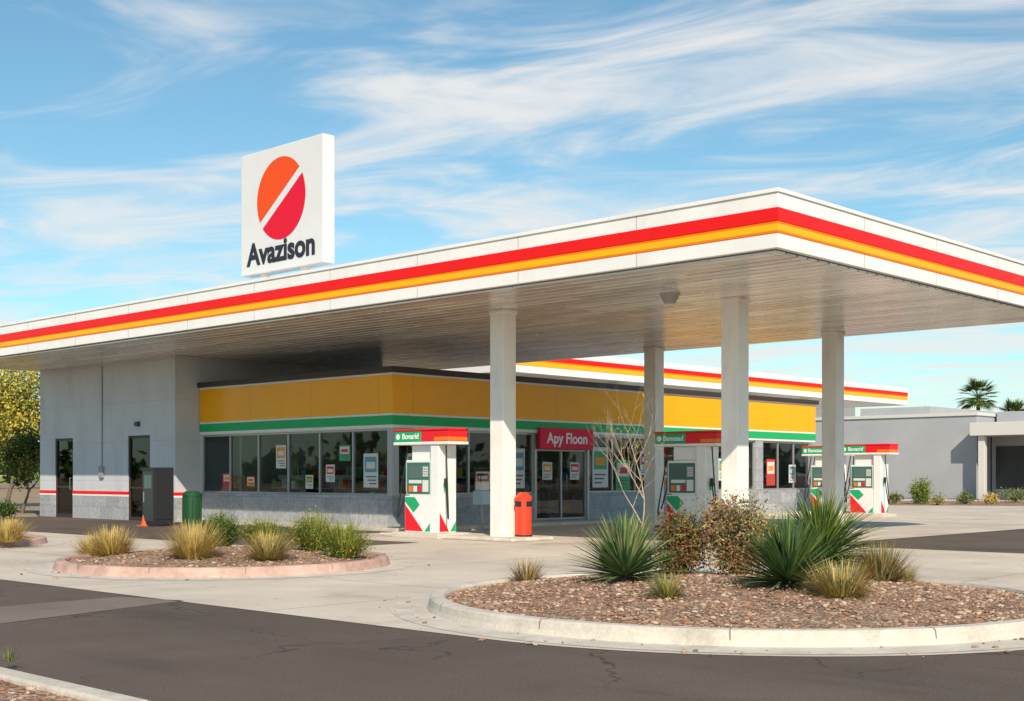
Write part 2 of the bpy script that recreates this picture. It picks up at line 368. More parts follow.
def ring(z0,z1,p,m):
    g.box(SX-p,EX+p,SY-p,SY-.001,z0,z1,m); g.box(SX-p,SX-.001,SY-.001,BY-.02,z0,z1,m); g.box(EX+.001,EX+p,SY-.001,EY,z0,z1,m)
ring(2.80,2.88,.05,white); ring(2.88,3.13,.07,green); ring(3.13,3.19,.055,white); ring(3.19,4.24,.06,band); ring(4.24,4.30,.07,white); ring(4.30,4.46,.16,black)
g.build(.006)
g=MB('roof',e); g.box(SX,EX,SY,EY,4.36,4.40,lampb); g.build()
g=MB('floor',e); g.box(SX-.9,EX+.6,SY-1.3,EY,.004,.10,concK); g.build(.015)
inner=M('interior_wall',(.5,.47,.42),.8); ceil=M('interior_ceiling',(.7,.7,.68),.8); tile=M('interior_tile',(.4,.37,.33),.4)
g=MB('interior',e); g.box(SX+T,EX-T,SY+T,EY-T,.101,.11,tile); g.box(SX+T,EX-T,SY+T,EY-T,3.0,3.05,ceil); g.box(SX+T+.01,EX-T-.01,33.9,34.0,.11,3.0,inner)
pc=[M('prod_%d'%i,c,.5) for i,c in enumerate([(.7,.05,.04),(.8,.5,.05),(.05,.3,.6),(.75,.75,.7),(.05,.4,.12),(.6,.25,.05)])]
for sy in (28.0,30.0,32.4):
    x=24.6
    while x<44.5:
        L_=2.6
        g.box(x,x+L_,sy,sy+.06,.11,1.75,inner)
        for sh in range(4):
            zz=.3+sh*.38
            g.box(x,x+L_,sy-.32,sy,zz-.03,zz,lampg)
            xx=x+.05
            while xx<x+L_-.2:
                w=random.uniform(.1,.28); g.box(xx,xx+w,sy-.3,sy-.08,zz,zz+random.uniform(.15,.29),random.choice(pc)); xx+=w+.02
        x+=3.4
for sy in (27.4,29.6,31.9,34.0):
    g.box(24.5,24.56,sy,sy+1.4,.11,1.5,inner)
    for sh in range(3):
        zz=.35+sh*.38; yy=sy+.03
        g.box(24.2,24.5,sy,sy+1.4,zz-.03,zz,lampg)
        while yy<sy+1.2:
            w=random.uniform(.1,.25); g.box(24.24,24.46,yy,yy+w,zz,zz+random.uniform(.15,.29),random.choice(pc)); yy+=w+.02
g.build()
g=MB('window_frames',e)
def frame_x(y0,y1,n,z0=.93,z1=2.78):
    g.box(SX+.06,SX+.14,y0,y1,z0,z0+.06,alu); g.box(SX+.06,SX+.14,y0,y1,z1-.06,z1,alu)
    for i in range(n+1):
        yy=y0+(y1-y0-.06)*i/n; g.box(SX+.05,SX+.15,yy,yy+.06,z0+.06,z1-.06,alu)
def frame_y(x0,x1,n,z0=.93,z1=2.78):
    g.box(x0,x1,SY+.06,SY+.14,z0,z0+.06,alu); g.box(x0,x1,SY+.06,SY+.14,z1-.06,z1,alu)
    for i in range(n+1):
        xx=x0+(x1-x0-.06)*i/n; g.box(xx,xx+.06,SY+.05,SY+.15,z0+.06,z1-.06,alu)
frame_x(26.72,BY,6); g.box(SX,SX+T,SY,SY+T,.93,2.78,alu)
frame_y(23.52,29.05,4); frame_y(31.65,36.5,4); frame_y(37.0,41.3,3); frame_y(41.8,45.28,3)
frame_y(29.15,31.55,2,.11,2.3)
g.box(29.15,31.55,SY+.1,SY+.12,1.15,1.2,alu)
g.build(.005)
g=MB('window_glass',e)
def gx(y0,y1): g.poly([(SX+.1,y1,.95),(SX+.1,y0,.95),(SX+.1,y0,2.75),(SX+.1,y1,2.75)],glass)
def gy(x0,x1,z0=.95,z1=2.75): g.poly([(x0,SY+.1,z0),(x1,SY+.1,z0),(x1,SY+.1,z1),(x0,SY+.1,z1)],glass)
gx(26.72,BY); gy(23.52,29.05); gy(31.65,36.5); gy(37,41.3); gy(41.8,45.28); gy(29.15,31.55,.12,2.28)
g.build()
pw=M('poster_white',(.65,.65,.62),.6); pr=M('poster_red',(.6,.04,.04),.6); pg=M('poster_green',(.05,.35,.15),.6); po=M('poster_orange',(.75,.3,.03),.6); pb=M('poster_blue',(.12,.30,.42),.6)
pk=M('poster_ink',(.1,.1,.1),.6)
g=MB('window_posters',e)
def post(ax,u,z,w,h,kind):
    def B(u0,u1,z0,z1,dp,m):
        if ax=='x': g.box(SX+.09-dp,SX+.09,u0,u1,z0,z1,m)
        else: g.box(u0,u1,SY+.09-dp,SY+.09,z0,z1,m)
    base,acc,acc2=kind
    B(u,u+w,z,z+h,.004,base)
    B(u+w*.1,u+w*.9,z+h*.45,z+h*.9,.006,acc)
    B(u+w*.2,u+w*.8,z+h*.55,z+h*.75,.008,acc2)
    for k in range(3): B(u+w*.12,u+w*(.6+.12*((k*7)%3)),z+h*(.10+.1*k),z+h*(.10+.1*k)+h*.035,.006,pk)
K=[(pw,po,pw),(pw,pb,pw),(pw,pr,pw),(pg,pw,pr),(pr,pw,po),(pw,pg,po),(po,pw,pr)]
for (y,z,w_,h_,k) in [(31.4,1.7,.5,.7,0),(27.2,1.15,.62,.95,1),(29.1,1.3,.4,.5,2),(34.2,1.1,.5,.45,4),(30.1,1.1,.35,.4,5),(33.0,1.15,.4,.3,6),(28.4,1.9,.5,.45,3)]: post('x',y,z,w_,h_,K[k])
for (x,z,w_,h_,k) in [(23.9,1.2,.6,.9,5),(25.3,1.6,.5,.7,0),(26.6,1.1,.6,.5,2),(28.2,1.1,.5,1.2,1),(31.9,1.1,.8,1.3,5),(33.1,1.0,.75,1.0,3),(34.4,1.5,.5,.8,2),(35.5,1.1,.6,.7,6),(37.4,1.2,.7,.9,0),(39.0,1.3,.6,.8,5),(40.3,1.0,.6,.6,4),(42.2,1.1,.6,1.0,4),(43.8,1.2,.5,.7,1)]: post('y',x,z,w_,h_,K[k])
for (x,k) in ((29.5,0),(30.8,2)): post('y',x,1.35,.45,.55,K[k])
g.build()
g=MB('entrance_sign',e); signred=M('sign_red',(.80,.015,.07),.4,spec=.2); g.box(29.1,31.6,SY-.2,SY-.075,2.30,2.95,signred); g.build(.015)
text('Apy Floon',e,(30.35,SY-.206,2.62),'-Y',.46,M('lettering_white',(.85,.85,.85),.4),bold=.010)
g=MB('door_handles',e)
for xx in (30.2,30.5): g.tube([(xx,SY+.02,1.0),(xx,SY-.03,1.02),(xx,SY-.03,1.5),(xx,SY+.02,1.52)],.015,alu)
g.build()
g=MB('side_block',e)
ys=[BY]+[v for o in oc for v in o]+[BE]
for i in range(0,len(ys),2):
    g.box(BX,BX+.25,ys[i],ys[i+1],.95,5.29,wall)
    g.box(BX-.012,BX+.25,ys[i],ys[i+1],0,.78,stone); g.box(BX-.02,BX+.25,ys[i],ys[i+1],.78,.84,white); g.box(BX-.02,BX+.25,ys[i],ys[i+1],.84,.95,red)
for a,b in oc: g.box(BX,BX+.25,a,b,2.8,5.29,wall)
g.box(BX+.25,31,BY,BY+.25,0.1,5.29,wall); g.box(BX+.25,31,BE-.25,BE,0,5.29,wall); g.box(30.75,31,BY+.25,BE-.25,0,5.29,wall)
g.box(BX-.0,SX-.17,BY-.02,BY-.002,.84,.95,red); g.box(BX,SX-.17,BY-.02,BY-.002,.78,.84,white); g.box(BX,SX-.17,BY-.014,BY-.002,0,.78,stone)
g.box(BX+.26,30.7,BY+.26,BE-.26,5.2,5.28,lampb); g.box(BX+.26,30.7,BY+.26,BE-.26,.0,.05,tile); g.box(24,24.1,BY+.3,BE-.3,.05,5.1,inner)
g.build()
g=MB('side_doors',e)
for a,b in oc:
    for s0,s1 in ((a,a+.07),(b-.07,b)): g.box(BX+.03,BX+.12,s0,s1,.0,2.8,black)
    g.box(BX+.03,BX+.12,a+.07,b-.07,2.72,2.8,black); g.box(BX+.03,BX+.12,a+.07,b-.07,0,.12,black); g.box(BX+.03,BX+.12,a+.07,b-.07,1.05,1.11,black)
    g.poly([(BX+.08,b,.1),(BX+.08,a,.1),(BX+.08,a,2.75),(BX+.08,b,2.75)],glassD)
    g.tube([(BX+.02,a+.15,1.0),(BX-.04,a+.15,1.0),(BX-.04,a+.15,1.4),(BX+.02,a+.15,1.4)],.015,alu)
g.build(.004)
g=MB('wall_fixtures',e)   # small conduit box and downpipe
g.box(BX-.09,BX-.002,40.2,40.45,1.4,1.8,lampb); g.box(BX-.04,BX-.002,40.31,40.34,1.8,5.2,lampb); g.box(BX-.12,BX-.002,37.9,38.1,3.1,3.25,dark)
g.build(.008)

# ---------------- fuel pumps
pumpgreen=M('pump_green',(.015,.38,.15),.35,spec=.3); pumpred=M('pump_red',(.76,.015,.025),.35,spec=.3); pumporg=M('pump_orange',(.92,.18,.01),.35)
scr=M('screen_glass',(.10,.16,.15),.1); keyp=M('keypad',(.25,.25,.25),.5); lab=M('label_white',(.7,.7,.7),.5); panelg=M('pump_panel_teal',(.03,.17,.12),.35)
lw=M('pump_lettering',(.8,.8,.8),.5)
def pump(x,y,txt):
    e=empty('fuel_pump',(x,y,0))
    g=MB('plinth',e); g.box(-.5,.5,-.85,.8,.0,.13,concK); g.build(.02)
    g=MB('cabinet',e)
    g.box(-.28,.28,-.36,.56,.13,1.0,whiteP); g.box(-.25,.25,-.36,.54,1.0,1.86,whiteP); g.box(-.17,.17,-.36,.42,1.86,2.22,whiteP)
    g.box(-.29,.29,-.64,-.361,.13,2.22,whiteP); g.box(-.22,.22,.541,.60,1.1,1.8,lampb)
    g.box(-.285,.285,.40,.55,1.0,1.03,lampb)
    g.build(.025)
    g=MB('header',e)
    g.box(-.33,.33,-1.02,.92,2.22,2.29,whiteP)
    g.box(-.31,.31,-.05,.90,2.29,2.55,pumpgreen); g.box(-.31,.31,-1.0,-.05,2.29,2.55,pumpred)
    g.box(-.315,.315,-1.005,-.5,2.30,2.40,pumporg)
    g.box(-.33,.33,-1.02,.92,2.55,2.60,pumpred)
    g.build(.015)
    g=MB('panels',e)
    for s in (-1,1):
        X=lambda d: s*d
        g.box(X(.25),X(.262),-.30,.50,1.05,1.80,panelg)
        g.box(X(.262),X(.27),-.02,.42,1.42,1.74,scr); g.box(X(.262),X(.272),-.26,-.06,1.45,1.72,keyp)
        g.box(X(.262),X(.27),-.02,.42,1.30,1.38,lab)
        for k in range(3): g.box(X(.262),X(.28),-.02+k*.16,.09+k*.16,1.10,1.24,[pumpred,lab,pumporg][k])
        g.box(X(.262),X(.27),-.26,-.06,1.1,1.38,lab)
        for kk in range(3):
            for jj in range(4): g.box(X(.272),X(.277),-.25+kk*.06,-.21+kk*.06,1.47+jj*.06,1.51+jj*.06,lab)
        xx=s*.284
        g.poly([(xx,.54,.16),(xx,.54,.80),(xx,-.10,.16)],pumpred)
        g.poly([(xx,-.14,.16),(xx,-.34,.36),(xx,-.34,.16)],pumpgreen); g.poly([(xx,.54,.86),(xx,.54,.97),(xx,.20,.97),(xx,.02,.79),(xx,.24,.60)],pumpgreen)
    g.poly([(-.26,-.645,.16),(.05,-.645,.16),(-.26,-.645,.62)],pumpred); g.poly([(.08,-.645,.16),(.27,-.645,.16),(.27,-.645,.4)],pumpgreen)
    g.build()
    g=MB('hoses',e)
    for s,yy in ((-1,.62),(1,.62),(-1,-.72)):
        pts=[]; 
        for t in np.linspace(0,1,22):
            zz=2.2*(1-t)**2+2*(1-t)*t*(-.75)+1.35*t*t; zz=max(zz,.2)
            pts.append((s*(.12+.14*math.sin(math.pi*t)),yy+.28*math.sin(math.pi*t)*(1 if yy>0 else -1)*.8,zz))
        g.tube(pts,.018,rubber)
        g.box(s*.12-.03,s*.12+.03,yy-.03,yy+.04,1.22,1.42,rubber)
        g.tube([(s*.12,yy,1.42),(s*.12,yy+.05,1.3),(s*.12,yy+.04,1.12)],[.02,.035,.02],pumpred if yy>0 else pumpgreen)
    g.build()
    g=MB('header_mark',e); c=[(-.316,.76-.07*math.cos(t),2.42+.07*math.sin(t)) for t in np.linspace(0,6.28,25)[:-1]]; g.poly(c,lw); g.build()
    text(txt,e,(-.316,.32,2.42),'-X',.19,lw,bold=.004)
    return e
pA=W(429,537.5); pump(*pA,'Bovarid'); pump(*WD(691,32.5),'Benesad'); pump(*W(868,517),'Bovarid'); pump(43.6,24.8,'Benesad')
g=MB('pump_island')
g.box(20.75,22.15,19.6,24.1,.005,.09,concK); g.build(.03)
g=MB('pump_island'); p2=WD(691,32.5); g.box(p2[0]-.8,p2[0]+.8,p2[1]-2,p2[1]+1.5,.005,.09,concK); g.build(.03)

q=W(482,534); e=empty('squeegee_station',(q[0],q[1],0)); bl=M('pale_blue_plastic',(.35,.5,.6),.5)
g=MB('stand',e); g.cyl(0,0,.08,.95,.035,.035,lampb); g.box(-.16,.16,-.18,.18,.75,1.1,bl); g.box(-.12,.12,-.14,.14,1.1,1.32,pw); g.box(-.2,.2,-.2,.2,.08,.13,lampb); g.build(.02)
g=MB('squeegee',e); g.tube([(.05,.1,.9),(.12,.16,1.5)],.012,rubber); g.box(.08,.16,.05,.28,1.48,1.53,rubber); g.build()

q=WD(523.5,29.6); e=empty('red_trash_can',(q[0],q[1],.0)); rr=M('red_bin_paint',(.76,.05,.015),.4,var=.06)
g=MB('body',e); g.cyl(0,0,.09,.95,.19,.19,rr,28); g.cyl(0,0,.95,1.0,.2,.2,rr,28); g.cyl(0,0,1.0,1.1,.19,.09,rr,28); g.cyl(0,0,.09,.13,.205,.205,rubber,28); g.box(-.2,-.17,-.09,.09,.78,.9,rubber); g.box(-.09,.09,-.2,-.17,.78,.9,rubber); g.build(.004)

q=W(192,525); e=empty('green_trash_bin',(q[0],q[1],0)); gb=M('bin_green',(.015,.08,.03),.5)
g=MB('body',e); g.cyl(0,0,.0,.88,.25,.28,gb,28); g.cyl(0,0,.88,.94,.30,.30,gb,28); g.cyl(0,0,.94,1.02,.29,.18,gb,28)
for k in range(12):
    a=k*math.pi/6; g.box(.27*math.cos(a)-.015,.27*math.cos(a)+.015,.27*math.sin(a)-.015,.27*math.sin(a)+.015,.08,.84,gb)
g.build(.004)
q=W(158,526); e=empty('vending_cabinet',(q[0],q[1],0)); dg=M('cabinet_grey',(.02,.022,.026),.5)
g=MB('body',e); g.box(-.32,.32,-.33,.33,.05,1.72,dg); g.box(-.30,.30,-.31,.31,0,.05,rubber); g.box(-.335,-.32,-.28,.28,.15,1.6,dark); g.box(-.345,-.335,-.2,.2,1.1,1.5,scr); g.box(-.3,.3,-.345,-.33,.2,1.6,dg); g.box(-.35,-.335,.2,.24,.7,1.0,alu); g.build(.012)
q=W(146,526); e=empty('traffic_cone',(q[0],q[1],0)); co=M('cone_orange',(.85,.12,.02),.5)
g=MB('cone',e); g.box(-.19,.19,-.19,.19,0,.03,co); g.cyl(0,0,.03,.3,.14,.095,co,20,False); g.cyl(0,0,.3,.45,.095,.07,pw,20,False); g.cyl(0,0,.45,.75,.07,.025,co,20); g.build()

# ---------------- office building on the right
e=empty('office_building'); og=M('office_wall',(.38,.39,.41),.8,var=.08,scale=.5); ow=M('office_trim',(.62,.6,.57),.7)
g=MB('walls',e)
g.box(78,96,34,62,0,5.2,og); g.box(77.9,96.1,33.9,62.1,5.2,5.4,ow)
g.box(80,92,38,43,5.4,6.0,og)
g.box(80,96,14,33.89,0,3.9,og); g.box(76.5,96,14,33.8,3.9,4.7,ow); g.box(80.5,96,14,33.8,4.7,5.5,og)
for yy in (16,22,28,33): g.box(76.8,77.2,yy,yy+.4,0,3.9,ow)
g.build(.02)
g=MB('windows',e)
for k in range(8):
    y0=15.5+k*2.3; g.box(79.93,79.99,y0,y0+2.0,.6,3.3,dark); g.box(79.9,79.93,y0-.06,y0,.55,3.35,ow); g.box(79.9,79.93,y0,y0+2.0,.52,.6,ow)
g.box(77.93,77.99,50,52,0,2.5,dark)
g.build()
g=MB('roof_units',e); g.box(81,83,45,47.5,5.4,6.3,lampb); g.build(.03)

# ---------------- vegetation
def lm(n,c): return M(n,c,.6,var=.2,scale=6,spec=.25)
G_dark=lm('leaf_dark',(.04,.075,.018)); G_mid=lm('leaf_mid',(.085,.14,.025)); G_lt=lm('leaf_light',(.17,.23,.04)); G_yel=lm('leaf_yellow',(.36,.31,.05))
Y_y=lm('palo_yellow',(.52,.41,.06)); Y_o=lm('palo_olive',(.30,.28,.05))
A_g=lm('agave_green',(.075,.14,.05)); A_g2=lm('agave_light',(.15,.23,.08)); A_tip=lm('agave_pale',(.28,.31,.12))
R_br=lm('leaf_redbrown',(.19,.085,.04)); R_br2=lm('leaf_rust',(.30,.14,.065)); D_tan=lm('grass_straw',(.60,.44,.16)); D_tan2=lm('grass_gold',(.46,.33,.08)); D_gr=lm('grass_greygreen',(.26,.25,.12))
bark=M('bark',(.16,.12,.09),.9,var=.25,scale=12); pale=M('pale_bark',(.46,.37,.28),.9,var=.2,scale=12)
def leaves(g,c,rad,n,size,mats,w,clumps=12,sp=.35,asp=.45,zmin=None):
    c=np.array(c);rad=np.array(rad)
    cl=rng.normal(size=(clumps,3)); cl/=np.linalg.norm(cl,axis=1)[:,None]; cl*= (rng.random((clumps,1))**.4)*.8
    cs=rng.choice(len(mats),clumps,p=np.array(w)/sum(w))
    for i in range(n):
        k=rng.integers(clumps); p=c+(cl[k]+rng.normal(size=3)*sp*.55)*rad
        if zmin is not None and p[2]<zmin: p[2]=zmin+rng.random()*.3*rad[2]
        d=rng.normal(size=3); d/=np.linalg.norm(d); q=np.cross(d,rng.normal(size=3)); q/=np.linalg.norm(q)
        s=size*rng.uniform(.6,1.4); a=d*s;b=q*s*asp
        m=mats[cs[k]] if rng.random()<.6 else mats[rng.choice(len(mats),p=np.array(w)/sum(w))]
        g.add([p-a,p+b*1.0-a*.1,p+a,p-b*1.0-a*.1],[(0,1,2,3)],m)
def blade(g,base,dirv,L,w,droop,m,seg=5,fold=.3):
    base=Vector(base); d=Vector(dirv).normalized(); side=d.cross(Vector((0,0,1)))
    if side.length<.05: side=Vector((1,0,0))
    side.normalize(); p=base.copy(); vs=[]
    for i in range(seg+1):
        t=i/seg; ww=w*(1-t**1.8)*(.7+.6*min(t*3,1)*.5) if i<seg else .0008
        nrm=side.cross(d).normalized()
        vs+= [p-side*ww+nrm*(ww*fold), p-nrm*ww*fold*.5, p+side*ww+nrm*(ww*fold)]
        p=p+d*(L/seg); d=(d+Vector((0,0,-droop/seg))).normalized()
    fs=[]
    for i in range(seg):
        o=i*3; fs+=[(o,o+1,o+4,o+3),(o+1,o+2,o+5,o+4)]
    g.add(vs,fs,m,False)
def agave(name,x,y,z,R,n,mats,w=.03,droop=.25):
    g=MB(name)
    for i in range(n):
        a=i*2.39996+random.uniform(-.15,.15); t=(i+.5)/n; el=math.radians(2+82*t**.95+random.uniform(-6,6))
        L=R*random.uniform(.85,1.1)*(1-.12*t)
        blade(g,(x+.05*math.cos(a),y+.05*math.sin(a),z+.04+.12*t),(math.cos(a)*math.cos(el),math.sin(a)*math.cos(el),math.sin(el)),L,w*random.uniform(.8,1.15),droop,random.choice(mats),6)
    return g.build()
def tuft(name,x,y,z,R,h,n,mats,w=.004,lo=15):
    g=MB(name)
    for i in range(n):
        a=random.uniform(0,6.283); rr=R*.4*math.sqrt(random.random()); el=math.radians(random.uniform(lo,88))
        L=(R*.75*math.cos(el)+h*math.sin(el))*random.uniform(.65,1.1)
        blade(g,(x+rr*math.cos(a),y+rr*math.sin(a),z-.02),(math.cos(a)*math.cos(el),math.sin(a)*math.cos(el),math.sin(el)),L,w*random.uniform(.6,1.3),random.uniform(.15,.7),random.choice(mats),4,.1)
    return g.build()
def shrub(name,x,y,z,R,h,n,size,mats,w,asp=.4,clumps=16,sp=.5):
    e=empty(name)
    g=MB('branches',e)
    for i in range(22):
        a=random.uniform(0,6.28); r=R*random.uniform(.3,.9); hh=h*random.uniform(.5,.95)
        g.tube([(x,y,z-.02),(x+r*.35*math.cos(a),y+r*.35*math.sin(a),z+hh*.5),(x+r*math.cos(a+.2),y+r*math.sin(a+.2),z+hh)],[.012,.008,.003],bark,5)
    g.build()
    g=MB('foliage',e); leaves(g,(x,y,z+h*.5),(R*.95,R*.95,h*.52),n,size,mats,w,clumps,sp,asp,zmin=z+.02); g.build()
    return e
def gz(x,y,c=IC,R=IR): 
    r=math.hypot(x-c[0],y-c[1]); return .10+.17*max(0,1-(r/(R-.18))**2)
def at(px,d): x,y=WD(px,d); return x,y,gz(x,y)
x,y,z=at(625,15.3); agave('agave_plant',x,y,z,.76,340,[A_g,A_g,A_g2,A_tip],.022,.2)
x,y,z=at(788,14.2); agave('agave_plant',x,y,z,.74,340,[A_g,A_g,A_g2,G_mid],.022,.22)
x,y,z=at(822,16.6); agave('palm_shrub',x,y,z+.1,1.02,520,[G_mid,G_lt,G_lt,A_g2],.019,.85)
x,y,z=at(682,16.8); shrub('red_leaf_shrub',x,y,z,.38,.78,7000,.026,[R_br,R_br2,G_mid,G_lt],[3,2,3,2],clumps=30,sp=.5)
x,y,z=at(738,16.5); shrub('brown_shrub',x,y,z,.52,.98,13000,.024,[R_br,R_br2,D_gr,G_dark,D_tan2],[3,3,3,1,1],clumps=44,sp=.45)
x,y,z=at(880,15.8); tuft('dry_grass_clump',x,y,z,.42,.46,900,[D_gr,D_tan2,G_mid,R_br2],.006)
x,y,z=at(840,13.4); tuft('dry_grass_clump',x,y,z,.40,.36,900,[D_tan,D_tan2,D_gr],.006)
x,y,z=at(667,13.4); tuft('dry_grass_clump',x,y,z,.24,.24,380,[D_gr,D_tan2,G_lt],.005)
x,y,z=at(527,16.8); tuft('dry_grass_clump',x,y,z,.32,.28,420,[D_gr,pale,D_tan,R_br],.005)
x,y,z=at(905,16.6); tuft('dry_grass_clump',x,y,z,.25,.22,300,[D_gr,D_tan2],.005)
def gzA(x,y): return gz(x,y,cA,2.7)
for px,d,R,h,ms,n in [(112,21.3,.45,.45,[D_tan,D_tan,D_tan2],900),(194,20.0,.44,.55,[D_tan,D_tan2,D_tan],950),(268,20.0,.40,.42,[D_tan,D_tan2,D_gr],850),(94,22.2,.36,.38,[D_tan,D_tan2],520)]:
    x,y=WD(px,d); tuft('dry_grass_clump',x,y,gzA(x,y),R,h,n,ms,.008)
for px,d,R,h,ms in [(220,22.4,.34,.62,[G_mid,G_lt,G_dark]),(266,22.2,.42,.52,[G_lt,G_yel,G_mid]),(314,21.8,.40,.68,[G_lt,G_yel,G_mid]),(345,21.0,.40,.62,[G_lt,G_yel,G_mid])]:
    x,y=WD(px,d); shrub('green_shrub',x,y,gzA(x,y),R,h*.85,3200,.026,ms,[3,2,2],asp=.25,clumps=22); tuft('grass_clump',x,y,gzA(x,y),R,h,500,ms,.009,35)
x,y=WD(8,26.4); tuft('dry_grass_clump',x,y,.15,.5,.45,700,[D_tan,D_tan2],.009)
x,y=WD(10,9.9); tuft('weed',x,y,.09,.1,.10,50,[D_gr,G_mid],.003)

def tree(name,x,y,h,trunk_h,R,mats,w,n,leaf,bk,r0=.12,zc=None,rz=None,clumps=30):
    e=empty(name); g=MB('trunk',e)
    zc=zc or (h-R*.8); rz=rz or R*.85
    def grow(p,d,L,r,lev):
        pts=[p]; rad=[r]; q=Vector(p); dd=Vector(d)
        for i in range(4):
            dd=(dd+Vector((random.uniform(-.2,.2),random.uniform(-.2,.2),.08))).normalized(); q=q+dd*(L/4); pts.append(tuple(q)); rad.append(r*(1-.14*(i+1)))
        g.tube(pts,rad,bk,7 if lev<2 else 5)
        if lev>=4: return
        for k in range(3 if lev<3 else 2):
            a=random.uniform(0,6.28); sp=random.uniform(.5,.95)
            nd_=(dd+Vector((math.cos(a)*sp,math.sin(a)*sp,random.uniform(-.1,.3)))).normalized()
            grow(tuple(q),nd_,L*random.uniform(.6,.8),r*.5,lev+1)
    grow((x,y,-.05),(0.05,0,1),trunk_h,r0,0); g.build()
    g=MB('foliage',e); leaves(g,(x,y,zc),(R,R,rz),n,leaf,mats,w,clumps,.38,.5); g.build(); return e
x,y=WD(6,60); tree('palo_verde_tree',x,y,7.0,2.2,2.6,[Y_y,Y_o,G_lt],[5,3,1],13000,.085,bark,zc=4.7,rz=2.5,clumps=55)
x,y=WD(22,50); tree('small_tree',x,y,3.3,1.0,.95,[G_dark,G_mid,Y_o],[3,3,1],6500,.055,bark,.08,zc=2.2,rz=1.15,clumps=34)
x,y=WD(-40,54); tree('small_tree',x,y,4.3,1.3,1.6,[G_dark,G_mid,G_yel],[3,3,1],5000,.08,bark,.1,clumps=30)
e=empty('bare_sapling'); g=MB('trunk',e)
def twig(p,d,L,r,lev):
    q=Vector(p); dd=Vector(d); pts=[p]; rad=[r]
    for i in range(4):
        dd=(dd+Vector((random.uniform(-.14,.14),random.uniform(-.14,.14),.04))).normalized(); q=q+dd*(L/4); pts.append(tuple(q)); rad.append(r*(1-.15*(i+1)))
    g.tube(pts,rad,pale,6)
    if lev>=5: return
    for k in range(3 if lev<3 else 2):
        a=random.uniform(0,6.28); sp=random.uniform(.5,.95) if k else .15
        s=q if k<2 else Vector(pts[2])
        twig(tuple(s),(dd+Vector((math.cos(a)*sp,math.sin(a)*sp,.12))).normalized(),L*random.uniform(.62,.8),r*.55,lev+1)
sx_,sy_=WD(642,25.5); twig((sx_,sy_,0),(-.02,.02,1),1.05,.026,0); g.build()
g=MB('foliage',e); leaves(g,(sx_-.05,sy_,2.2),(.6,.6,.8),320,.016,[D_tan2,R_br2,G_yel],[2,1,1],20); g.build()

def palm(x,y,h):
    e=empty('palm_tree'); g=MB('trunk',e); g.tube([(x,y,0),(x+.1,y,h*.5),(x+.05,y,h)],[.28,.2,.17],bark,10); g.build()
    g=MB('fronds',e)
    for i in range(60):
        a=i*2.4; el=math.radians(random.uniform(-45,75)); L=random.uniform(1.5,2.0)
        d=Vector((math.cos(a)*math.cos(el),math.sin(a)*math.cos(el),math.sin(el))); p=Vector((x+.05,y,h)); 
        mid=p+d*L*.6
        g.tube([p,mid],[.025,.015],G_mid,4)
        side=d.cross(Vector((0,0,1))).normalized(); up=side.cross(d)
        for k in range(11):
            f=(k-5)/5*1.2; dd=(d*math.cos(f)+side*math.sin(f)).normalized()
            blade(g,mid,dd,L*.55,.06,.5,random.choice([G_dark,G_mid,G_lt]),3)
    g.build()
x,y=WD(978,118); palm(x,y,8.6)
x,y=WD(1014,135); palm(x,y,7.6)
x,y=WD(925,125); tree('street_tree',x,y,8,3,1.6,[G_mid,G_dark,R_br2],[3,2,1],1500,.16,bark,.15,zc=7.0,rz=1.1)
def bush(name,px,d,R,h,mats,w,n=1800,s=.05):
    x,y=WD(px,d); shrub(name,x,y,.0,R,h,n,s,mats,w,clumps=26)
bush('round_bush',921,66,.58,1.25,[G_lt,G_mid,G_yel],[3,3,1],3500,.05)
bush('low_bush',895,66,.4,.6,[D_gr,G_mid],[1,1],900); bush('low_bush',938,64,.35,.5,[D_tan2,D_gr],[1,1],800)
bush('low_bush',966,66,.5,.6,[G_mid,D_gr],[1,1],1100); bush('low_bush',992,66,.5,.55,[D_tan2,D_tan],[1,1],1000); bush('low_bush',1015,70,.7,.8,[G_mid,D_gr],[1,1],1100)
bush('low_bush',5,44,.45,.6,[G_mid,G_dark],[1,1],1200)
g=MB('landscape_strip'); q=[WD(850,64),WD(1060,62),WD(1060,74),WD(850,74)]; g.poly([(*p,.006) for p in q],grav); g.build()
g=MB('landscape_strip'); q=[WD(-120,46),WD(38,46),WD(30,60),WD(-160,60)]; g.poly([(*p,.006) for p in q],sand); g.build()
g=MB('distant_trees')
for k in range(420):
    a=k/420*6.283+random.uniform(-.01,.01); d=random.uniform(150,230)
    x,y=d*math.cos(a),d*math.sin(a); hh=random.uniform(3.5,7.5)
    if x*fw[0]+y*fw[1]<0: hh*=1.5  # unseen trees behind the camera, added and raised for the window reflections
    leaves(g,(x,y,hh*.5),(random.uniform(3,5.5),random.uniform(3,5.5),hh*.55),90,.9,[G_dark,G_mid,G_lt],[3,3,1],8,.5,.7,zmin=.2)
g.build()

